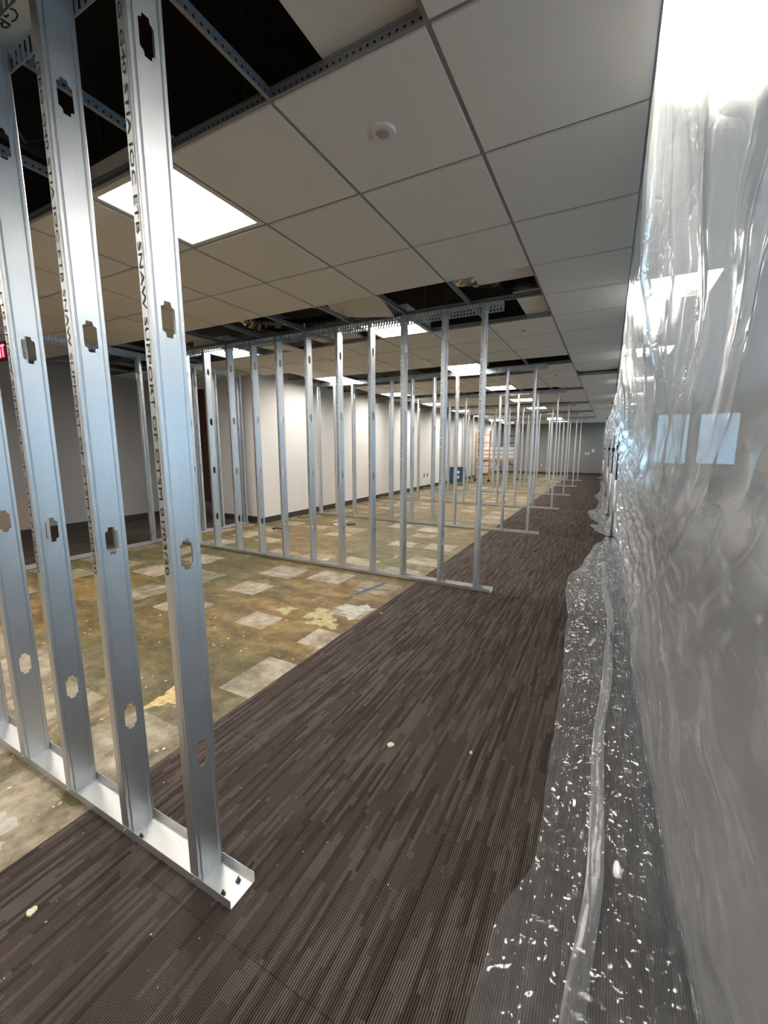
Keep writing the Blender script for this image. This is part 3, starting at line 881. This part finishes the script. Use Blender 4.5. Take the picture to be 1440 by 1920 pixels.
# concealed sprinkler / sensor cap on panels
SPR = [(-.877, 1.602, 'nearest the camera'), (-.883, 4.684, 'just beyond the second stud frame'), (-.88, 7.73, 'just beyond the third stud frame'), (-3.32, 8.35, 'over the third room bay')]
for x, y, w_ in SPR:
    t_ = thing('ceiling_sensor', 'round off-white ceiling sensor on a panel %s' % w_, 'sensor', (x, y, H - .0065), 0, 'round sensors in the ceiling')
    def disc(r0_, r1_, z0_, z1_, n=28): return MB().cyl((0, 0, z0_), (0, 0, z1_), r0_, n, r1_)
    disc(.045, .052, -.008, 0).build('rim', 'white_pl', t_, bevel=0)
    disc(.021, .026, -.013, -.008).build('dome', 'sensor_gray', t_)

# things in the void above
def foil_duct(pts, r, label):
    n = 70; P = [Vector(p) for p in pts]; out = []; rr = []
    for i in range(n):
        t = i / (n - 1) * (len(P) - 1); k = min(int(t), len(P) - 2); u = t - k
        out.append(P[k].lerp(P[k + 1], u * u * (3 - 2 * u))); rr.append(r * (1 + .10 * (i % 2) + .06 * math.sin(i * 1.7)))
    return tag(MB().tube(out, rr, 14).build('flexible_duct', 'foil', smooth=False), label, 'duct')
foil_duct([(-1.75, 3.05, 3.0), (-1.55, 3.45, 2.90), (-1.28, 3.75, 2.86), (-1.0, 4.4, 3.0), (-.9, 5.2, 3.2)], .085, 'crinkled foil duct above the open row, right of the bright light')
foil_duct([(-3.3, 3.0, 3.05), (-3.0, 3.4, 2.92), (-2.85, 3.8, 2.90), (-2.7, 4.3, 3.0), (-2.7, 5.0, 3.2)], .085, 'crinkled foil duct above the open row, left of the bright light')
foil_duct([(-4.6, 3.6, 3.1), (-4.1, 4.1, 2.9), (-3.8, 4.6, 2.95), (-3.6, 5.3, 3.2)], .08, 'crinkled foil duct above the second stud frame near the white wall')
def pipe(p0, p1, r, label, m='dkgray'):
    d = Vector(p1) - Vector(p0); b = MB().cyl(p0, p1, r, 12)
    for q in (.2, .5, .8):
        c = Vector(p0) + d * q; n_ = d.normalized(); b.cyl(c - n_ * .03, c + n_ * .03, r * 1.25, 12)
    return tag(b.build('sprinkler_pipe', m), label, 'pipe')
pipe((-5.3, 3.45, 3.25), (1.0, 3.45, 3.25), .028, 'dark steel pipe crossing above the second open row')
pipe((-3.6, -1.2, 3.35), (-3.6, 22.9, 3.35), .04, 'long dark steel pipe running the length of the void')
def cable(pts, r, label):
    return tag(MB().tube(pts, r, 6).build('cable', 'dkgray', smooth=True), label, 'cable')
cable([(-1.35, 3.3, ZD), (-1.33, 3.32, 3.1), (-1.30, 3.36, 2.8), (-1.26, 3.45, 2.75), (-1.1, 3.6, 2.8), (-.9, 3.75, 2.95), (-.6, 3.9, 3.2), (-.5, 4, ZD)], .006, 'grey cable looping in the void over the second open row')
cable([(-2.45, .95, ZD), (-2.43, .98, 3.0), (-2.4, 1.02, 2.78), (-2.46, 1.1, 2.72), (-2.5, 1.2, 2.8), (-2.5, 1.25, ZD)], .005, 'grey cable looping in the void over the first open row')
cable([(-5.1, 6.3, ZD), (-5.05, 6.35, 2.9), (-4.9, 6.4, 2.66), (-4.7, 6.45, 2.64), (-4.5, 6.5, 2.8), (-4.4, 6.55, ZD)], .006, 'grey cable drooping into the third open row near the white wall')

# ------------------------------------------------------------------ plastic sheet and poles
def interp(tbl, y):
    if y <= tbl[0][0]: return tbl[0][1]
    for (a, p), (b, q) in zip(tbl[:-1], tbl[1:]):
        if y <= b:
            u = (y - a) / (b - a); u = u * u * (3 - 2 * u); return p + (q - p) * u
    return tbl[-1][1]
TOPX = [(-1.5, .047), (4, .047), (8, .085), (14, .02), (23, -.20)]
BASEX = [(-1.5, .38), (.8, .315), (1.09, .29), (1.48, .262), (2.5, .235), (3.65, .248), (5.5, .235), (6.9, .20), (9, .16), (13, .08), (18, -.06), (23, -.17)]
EDGEX = [(-1.5, -.30), (.3, -.25), (.8, -.20), (.95, -.195), (1.28, -.118), (2.3, -.141), (3.3, -.19), (4.2, -.27), (4.5, -.28), (5.2, -.17), (6.2, -.09), (6.75, .03), (7.0, .06),
         (7.5, -.12), (7.9, -.19), (8.05, -.06), (8.9, -.24), (9.6, -.30), (10.3, -.15), (11.5, -.12), (13, -.26), (14, -.16), (16, -.15), (18, -.22), (20, -.20), (21, -.42), (22, -.28), (23, -.24)]
BULGE = [(-1.5, .10), (1, .14), (3, .15), (5, .10), (6.6, .02), (7.2, .02), (9, .07), (10, .02), (12, .08), (13, .02), (16, .07), (20, .02), (23, .02)]
POLES = [(.13, 6.99), (.085, 9.3), (.02, 13.02), (-.15, 19.4)]
def nz(x, y, z): return mnoise.noise(Vector((x, y, z)))
def ridge(s): return .5 + .5 * math.cos(2 * math.pi * s)
def film_sheet(y0, y1, ny, nv, nk, seed, label):
    V = []; F = []
    for i in range(ny + 1):
        y = y0 + (y1 - y0) * i / ny
        xt, xb, xe, bu = interp(TOPX, y), interp(BASEX, y), interp(EDGEX, y), interp(BULGE, y)
        xp_, yp_ = min(POLES, key=lambda q_: abs(q_[1] - y)); gp = math.exp(-((y - yp_) / .24) ** 4)
        top = H - .012 - .02 * max(0, nz(y * 1.1, seed, 3.3))
        for q in range(nv + 1):
            t = q / nv; z = top * (1 - t) + .012 * t
            sm = t * t * (3 - 2 * t)
            x = xt + (xb - xt) * sm + bu * math.sin(math.pi * min(1, t * 1.02)) ** 1.5
            e = min(1, t * 5) * min(1, (1 - t) * 9 + .12)
            # hanging pleats, fanning down and back from the ceiling
            s1 = y * 1.5 - (H - z) * 2.3 + .7 * nz(y * .5, z * .5, seed)
            pl = ridge(s1) ** 4 * .040 + ridge(s1 * 2.3 + .3) ** 6 * .014
            amt = max(0, 1 - (H - z) / 1.9)
            # drag folds running from the pole head down to the floor line
            d = z - .24 * (y - .9)
            s2 = d * 4.6 + .9 * nz(y * .45, z * .8, seed + 5)
            dr = ridge(s2) ** 3 * .045 + ridge(s2 * 2.1 + .4) ** 4 * .02
            low = 1 / (1 + math.exp((d - .25) * 7))
            wob = .018 * nz(y * 1.6, z * 1.6, seed + 9) + .008 * nz(y * 5, z * 5, seed + 2)
            x += e * (-pl * (.25 + amt) - dr * low + wob * 1.4)
            if gp > .002: x = x * (1 - gp) + max(x, xp_ + .10) * gp      # drapes round behind its pole
            V.append((x, y + (1 - gp) * e * .02 * nz(y * 2, z * 2, seed + 20), z))
        xl = V[-1][0]
        for q in range(1, nk + 1):
            t = q / nk
            x = xl + (xe + .008 * nz(y * 6, 0, seed) - xl) * t
            hump = .010 * abs(nz(y * 3.1, x * 9, seed + 30)) + .012 * max(0, nz(y * 1.3, x * 5, seed + 40)) + .014 * math.exp(-((t - .55 - .12 * math.sin(y * 1.3)) / .10) ** 2) * (.5 + .5 * nz(y, 0, 8))
            z = .0125 + (1 - gp) * max(0, hump) * min(1, (1 - t) * 6 + .25)
            V.append((x, y, z))
    m_ = nv + nk + 1
    for i in range(ny):
        for q in range(m_ - 1): F.append((i * m_ + q, (i + 1) * m_ + q, (i + 1) * m_ + q + 1, i * m_ + q + 1))
    me_ = bpy.data.meshes.new('plastic_sheet'); me_.from_pydata(V, [], F); me_.update()
    for q in me_.polygons: q.use_smooth = True
    return tag(link('plastic_sheet', me_, 'film'), label, 'plastic sheet', 'plastic dust sheets along the aisle')
s1_ = film_sheet(-1.3, 6.98, 360, 190, 40, 1.0, 'large clear plastic dust sheet nearest the camera, its hem spread over the carpet')
s2_ = film_sheet(7.02, 13.0, 170, 70, 22, 4.0, 'clear plastic dust sheet further down the aisle, beyond the nearest pole')
s3_ = film_sheet(13.05, 22.9, 170, 50, 16, 9.0, 'farthest clear plastic dust sheet beside the far grey wall')
# doubled-over hem running along the skirt of the nearest sheet
V = []; F = []
hem = [(-1.0, -.02), (.8, .02), (1.3, .06), (1.9, .055), (2.6, .09), (3.4, .11), (4.4, .06), (5.2, .05)]
for i in range(160):
    y = -1.0 + i * (6.2 / 159); xc = interp(hem, y); w_ = .024 + .012 * nz(y * 1.7, 2, 2)
    for q in range(9):
        u = q / 8 * 2 - 1; V.append((xc + u * w_, y, .034 + .004 * math.cos(u * math.pi / 2) + .003 * nz(y * 5, u * 2, 1)))
for i in range(159):
    for q in range(8): F.append((i * 9 + q, (i + 1) * 9 + q, (i + 1) * 9 + q + 1, i * 9 + q + 1))
me = bpy.data.meshes.new('folded_hem'); me.from_pydata(V, [], F); me.update()
for q in me.polygons: q.use_smooth = True
link('folded_hem', me, 'film_hem', s1_)
def pole(x, y, label, zc=1.30):
    t_ = thing('support_pole', label, 'pole', (x, y, .0), 0, 'spring poles holding the plastic sheets')
    MB().box(-.04, .04, -.03, .03, .0150, .022).cyl((0, 0, .022), (0, 0, .036), .017, 12).build('foot', 'black', t_)
    MB().cyl((0, 0, .03), (0, 0, zc - .45), .0155, 16).build('lower_tube', 'alu', t_, smooth=True)
    MB().cyl((0, 0, zc - .45), (0, 0, zc - .10), .0105, 12).build('inner_rod', 'black', t_, smooth=True)
    MB().cyl((0, 0, zc - .10), (0, 0, 2.30), .0155, 16).build('upper_tube', 'alu', t_, smooth=True)
    MB().box(-.028, .028, -.03, .03, zc - .02, zc + .06).cyl((0, -.05, zc + .02), (0, .03, zc + .02), .012, 10).build('clamp', 'black', t_)
    MB().cyl((0, 0, 2.30), (0, 0, H - .03), .009, 10).build('plunger', 'chrome', t_)
    MB().box(-.04, .04, -.03, .03, H - .032, H - .0072).build('head_plate', 'black', t_)
pole(.13, 6.99, 'silver spring pole with black clamp at the end of the nearest plastic sheet', 1.33)
pole(.085, 9.3, 'silver spring pole with black clamps, second along the plastic sheets', 1.30)
pole(.02, 13.02, 'silver spring pole third along the plastic sheets', 1.3)
pole(-.15, 19.4, 'silver spring pole farthest along the plastic sheets', 1.3)
# scrap of blue tape lying on the hem
tp_ = MB(); pts = [(.115, 3.19), (.112, 3.13), (.118, 3.07), (.135, 3.0)]
strip(tp_, pts, [.012, .014, .014, .012], .044, .0465)
tag(tp_.build('tape_scrap', 'bluetape'), 'small curled scrap of blue tape on the plastic hem', 'tape')

# ------------------------------------------------------------------ exit sign
es = thing('exit_sign', 'glowing red exit sign hanging past the first stud frame', 'exit sign', (-5.945, 2.20, 2.272), math.radians(0))
MB().box(-.16, .16, -.02, .02, 0, .19).build('housing', 'sign', es, bevel=.006)
MB().cyl((0, 0, .19), (0, 0, H - 2.27 - .012), .010, 10).cyl((0, 0, H - 2.27 - .03), (0, 0, H - 2.27 - .012), .05, 18).build('stem', 'white_metal', es)
tm = text_mesh('EXIT', .185, .002, 'CENTER')
for v in tm.vertices: v.co = (v.co.x * .80, -.0225 - v.co.z, .03 + v.co.y)
tm.materials.append(MAT['red_led'])
link('letters', tm, None, es)

# ------------------------------------------------------------------ far objects
# baker scaffold
sc_ = thing('scaffold', 'orange and black rolling scaffold with plywood deck near the far wall', 'scaffold', (-4.05, 17.1, 0), math.radians(-25))
for sy, mm in ((-.9, 'orange'), (.9, 'black')):
    b = MB()
    for sx in (-.35, .35): b.cyl((sx, sy, .14), (sx, sy, 2.0), .022, 10)
    e_ = b.build('end_frame', mm, sc_)
    for z in (.35, .65, .95, 1.25, 1.55, 1.85): MB().cyl((-.35, sy, z), (.35, sy, z), .015, 8).build('rung', mm, e_)
    for sx in (-.35, .35):
        MB().cyl((sx - .02, sy, .0605), (sx + .02, sy, .0605), .06, 16).cyl((sx, sy, .05), (sx, sy, .15), .012, 8).build('caster', 'black', sc_)
for sx in (-.35, .35):
    MB().box(sx - .02, sx + .02, -.9, .9, .80, .86).build('side_rail', 'orange', sc_)
    MB().cyl((sx, -.9, .40), (sx, -.3, .80), .012, 8).cyl((sx, .9, .40), (sx, .3, .80), .012, 8).build('brace', 'black', sc_)
MB().box(-.33, .33, -.88, .88, .86, .885).build('deck_board', 'wood', sc_)
bx = MB()
for q in range(9): bx.box(-.30 + .006 * (q % 3), .28, -.55, .75 - .01 * (q % 2), .887 + q * .055, .887 + q * .055 + .050)
pk = thing('wrapped_bundle', 'bundle of pale wrapped panels on the scaffold deck', 'bundle', (-4.05, 17.1, 0), math.radians(-25))
for q in range(9): MB().box(-.30 + .006 * (q % 3), .28, -.55, .75 - .01 * (q % 2), .8855 + q * .055, .8855 + q * .055 + .053).build('wrapped_panel', 'white_pl' if q % 3 else 'wall_lgray', pk)
# blue wheeled bin
bn = thing('wheeled_bin', 'blue plastic wheeled bin with white labels in front of the white wall', 'bin', (-4.92, 14.72, 0), math.radians(20))
MB().box(-.27, .27, -.20, .20, .11, .60).build('body', 'blue_pl', bn, bevel=.02)
MB().box(-.285, .285, -.215, .215, .60, .64).build('lid', 'dkblue', bn, bevel=.012)
MB().box(-.315, -.27, -.19, .19, .16, .58).build('side_panel', 'dkblue', bn, bevel=.01)
MB().box(.27, .30, -.19, .19, .16, .60).build('side_panel', 'blue_pl', bn, bevel=.01)
for z in (.24, .42): MB().box(-.08, .06, -.204, -.200, z, z + .09).build('label_plate', 'white_pl', bn)
for sx in (-.22, .22):
    for sy in (-.15, .15): MB().cyl((sx - .015, sy, .0455), (sx + .015, sy, .0455), .045, 14).box(sx - .02, sx + .02, sy - .02, sy + .02, .06, .115).build('caster', 'black', bn)
# cabinet behind plastic
cb = thing('cabinet', 'dark grey low cabinet blurred behind the plastic sheet', 'cabinet', (1.75, 9.6, .0075), 0)
MB().box(-.38, .38, -.25, .25, .06, .93).build('body', 'dkgray', cb, bevel=.008)
for sx in (-.19, .19):
    d_ = MB().box(sx - .182, sx + .182, -.268, -.2505, .08, .91).build('door', 'dkgray', cb)
    MB().box(sx * .25 - .01, sx * .25 + .01, -.29, -.268, .55, .70).build('handle', 'chrome', d_)
MB().box(-.36, .36, -.22, .22, 0, .06).build('plinth', 'black', cb)
# outlets and thermostat
def plate(name, label, cat, x, y, z, w, h, face, n, dark=True):
    t_ = thing(name, label, cat, (x, y, z), 0 if face == 'y' else math.pi / 2)
    MB().box(-w / 2, w / 2, -.008, -.001, -h / 2, h / 2).build('cover_plate', 'white_pl' if not dark else 'black', t_, bevel=.002)
    for q in range(n):
        xx = (q - (n - 1) / 2) * .045
        MB().box(xx - .013, xx + .013, -.011, -.008, -.03, .03).build('socket', 'black' if not dark else 'dkgray', t_)
plate('wall_outlet', 'black outlet plate on the white wall left of the blue bin', 'outlet', XL, 12.68, .44, .075, .12, 'x', 1)
plate('wall_outlet', 'black outlet plate on the white wall closest to the blue bin', 'outlet', XL, 12.95, .44, .075, .12, 'x', 1)
plate('wall_outlet', 'white double plate low on the far grey wall', 'outlet', -.94, YE, 1.08, .22, .12, 'y', 3, False)
plate('thermostat', 'small white thermostat on the far grey wall', 'thermostat', -.68, YE, 1.22, .12, .16, 'y', 1, False)
plate('wall_outlet', 'tiny white outlet low on the far grey wall behind the frames', 'outlet', -3.1, YE, .45, .08, .12, 'y', 1, False)

# ------------------------------------------------------------------ small things on the floor
fb = thing('floor_box_lid', 'round black floor box cover beside the white wall', 'floor cover', (-5.20, 6.27, 0))
MB().cyl((0, 0, 0), (0, 0, .006), .13, 26).build('flange', 'black', fb); MB().cyl((0, 0, .006), (0, 0, .012), .10, 26, .085).build('lid', 'dkgray', fb)
ft = thing('floor_puck', 'low black and grey domed puck lying on the stained floor', 'floor cover', (-3.97, 6.05, 0))
MB().cyl((0, 0, 0), (0, 0, .02), .085, 22, .08).build('rim', 'black', ft); MB().cyl((0, 0, .02), (0, 0, .055), .07, 22, .03).build('dome', 'dkgray', ft)
tag(MB().box(-.10, .08, -.03, .03, 0, .022).box(.03, .08, -.045, .045, .0, .02).build('scrap_block', 'white_pl', None, (-4.1, 5.88, 0), .3), 'small white scrap block lying beside the domed puck', 'scrap')
tool = MB().tube([(-.07, -.02, .025), (-.03, .0, .03), (0, .01, .03), (.05, .0, .026), (.08, .03, .02)], .014, 8).tube([(-.07, -.02, .025), (-.09, .02, .018), (-.08, .05, .014)], .011, 8)
tag(tool.build('hand_tool', 'black', None, (-4.78, 5.07, -.0035), .3, True), 'black hand tool left on the stained floor', 'tool')
for x, y, r, z, l in ((-.783, 1.498, .016, .0073, 'largest pale plaster chip on the brown carpet'), (-.444, 1.619, .008, .0073, 'small pale plaster chip on the carpet near the hem'),
                      (-1.552, 2.797, .009, .0073, 'small pale chip at the edge of the carpet'), (-1.394, .409, .013, .0073, 'pale dusty chip on the carpet in the bottom corner')):
    tag(blob(0, 0, r, r, 0, .006, int(x * 1000), 11).build('plaster_chip', 'chip', None, (x, y, z)), l, 'chip')
rnd = random.Random(5); b = MB(); me_n = 0
for q in range(260):
    if q < 110: x, y, z = rnd.uniform(CX + .03, .0), .25 + abs(rnd.gauss(0, 1.6)), .0073
    else: x, y, z = rnd.uniform(-3.6, CX - .03), .3 + abs(rnd.gauss(0, 1.3)), .0002
    r = rnd.choice((.0012, .0015, .002, .003)) * (2.4 if z < .005 else .8)
    n0 = rnd.randrange(5, 8); pts = [(x + r * rnd.uniform(.6, 1.3) * math.cos(2 * math.pi * i / n0), y + r * rnd.uniform(.6, 1.5) * math.sin(2 * math.pi * i / n0)) for i in range(n0)]
    b.prism(pts, z, z + r * .7)
db = tag(b.build('floor_debris', 'chip'), 'fine pale plaster crumbs scattered over carpet and concrete', 'debris'); db['kind'] = 'stuff'
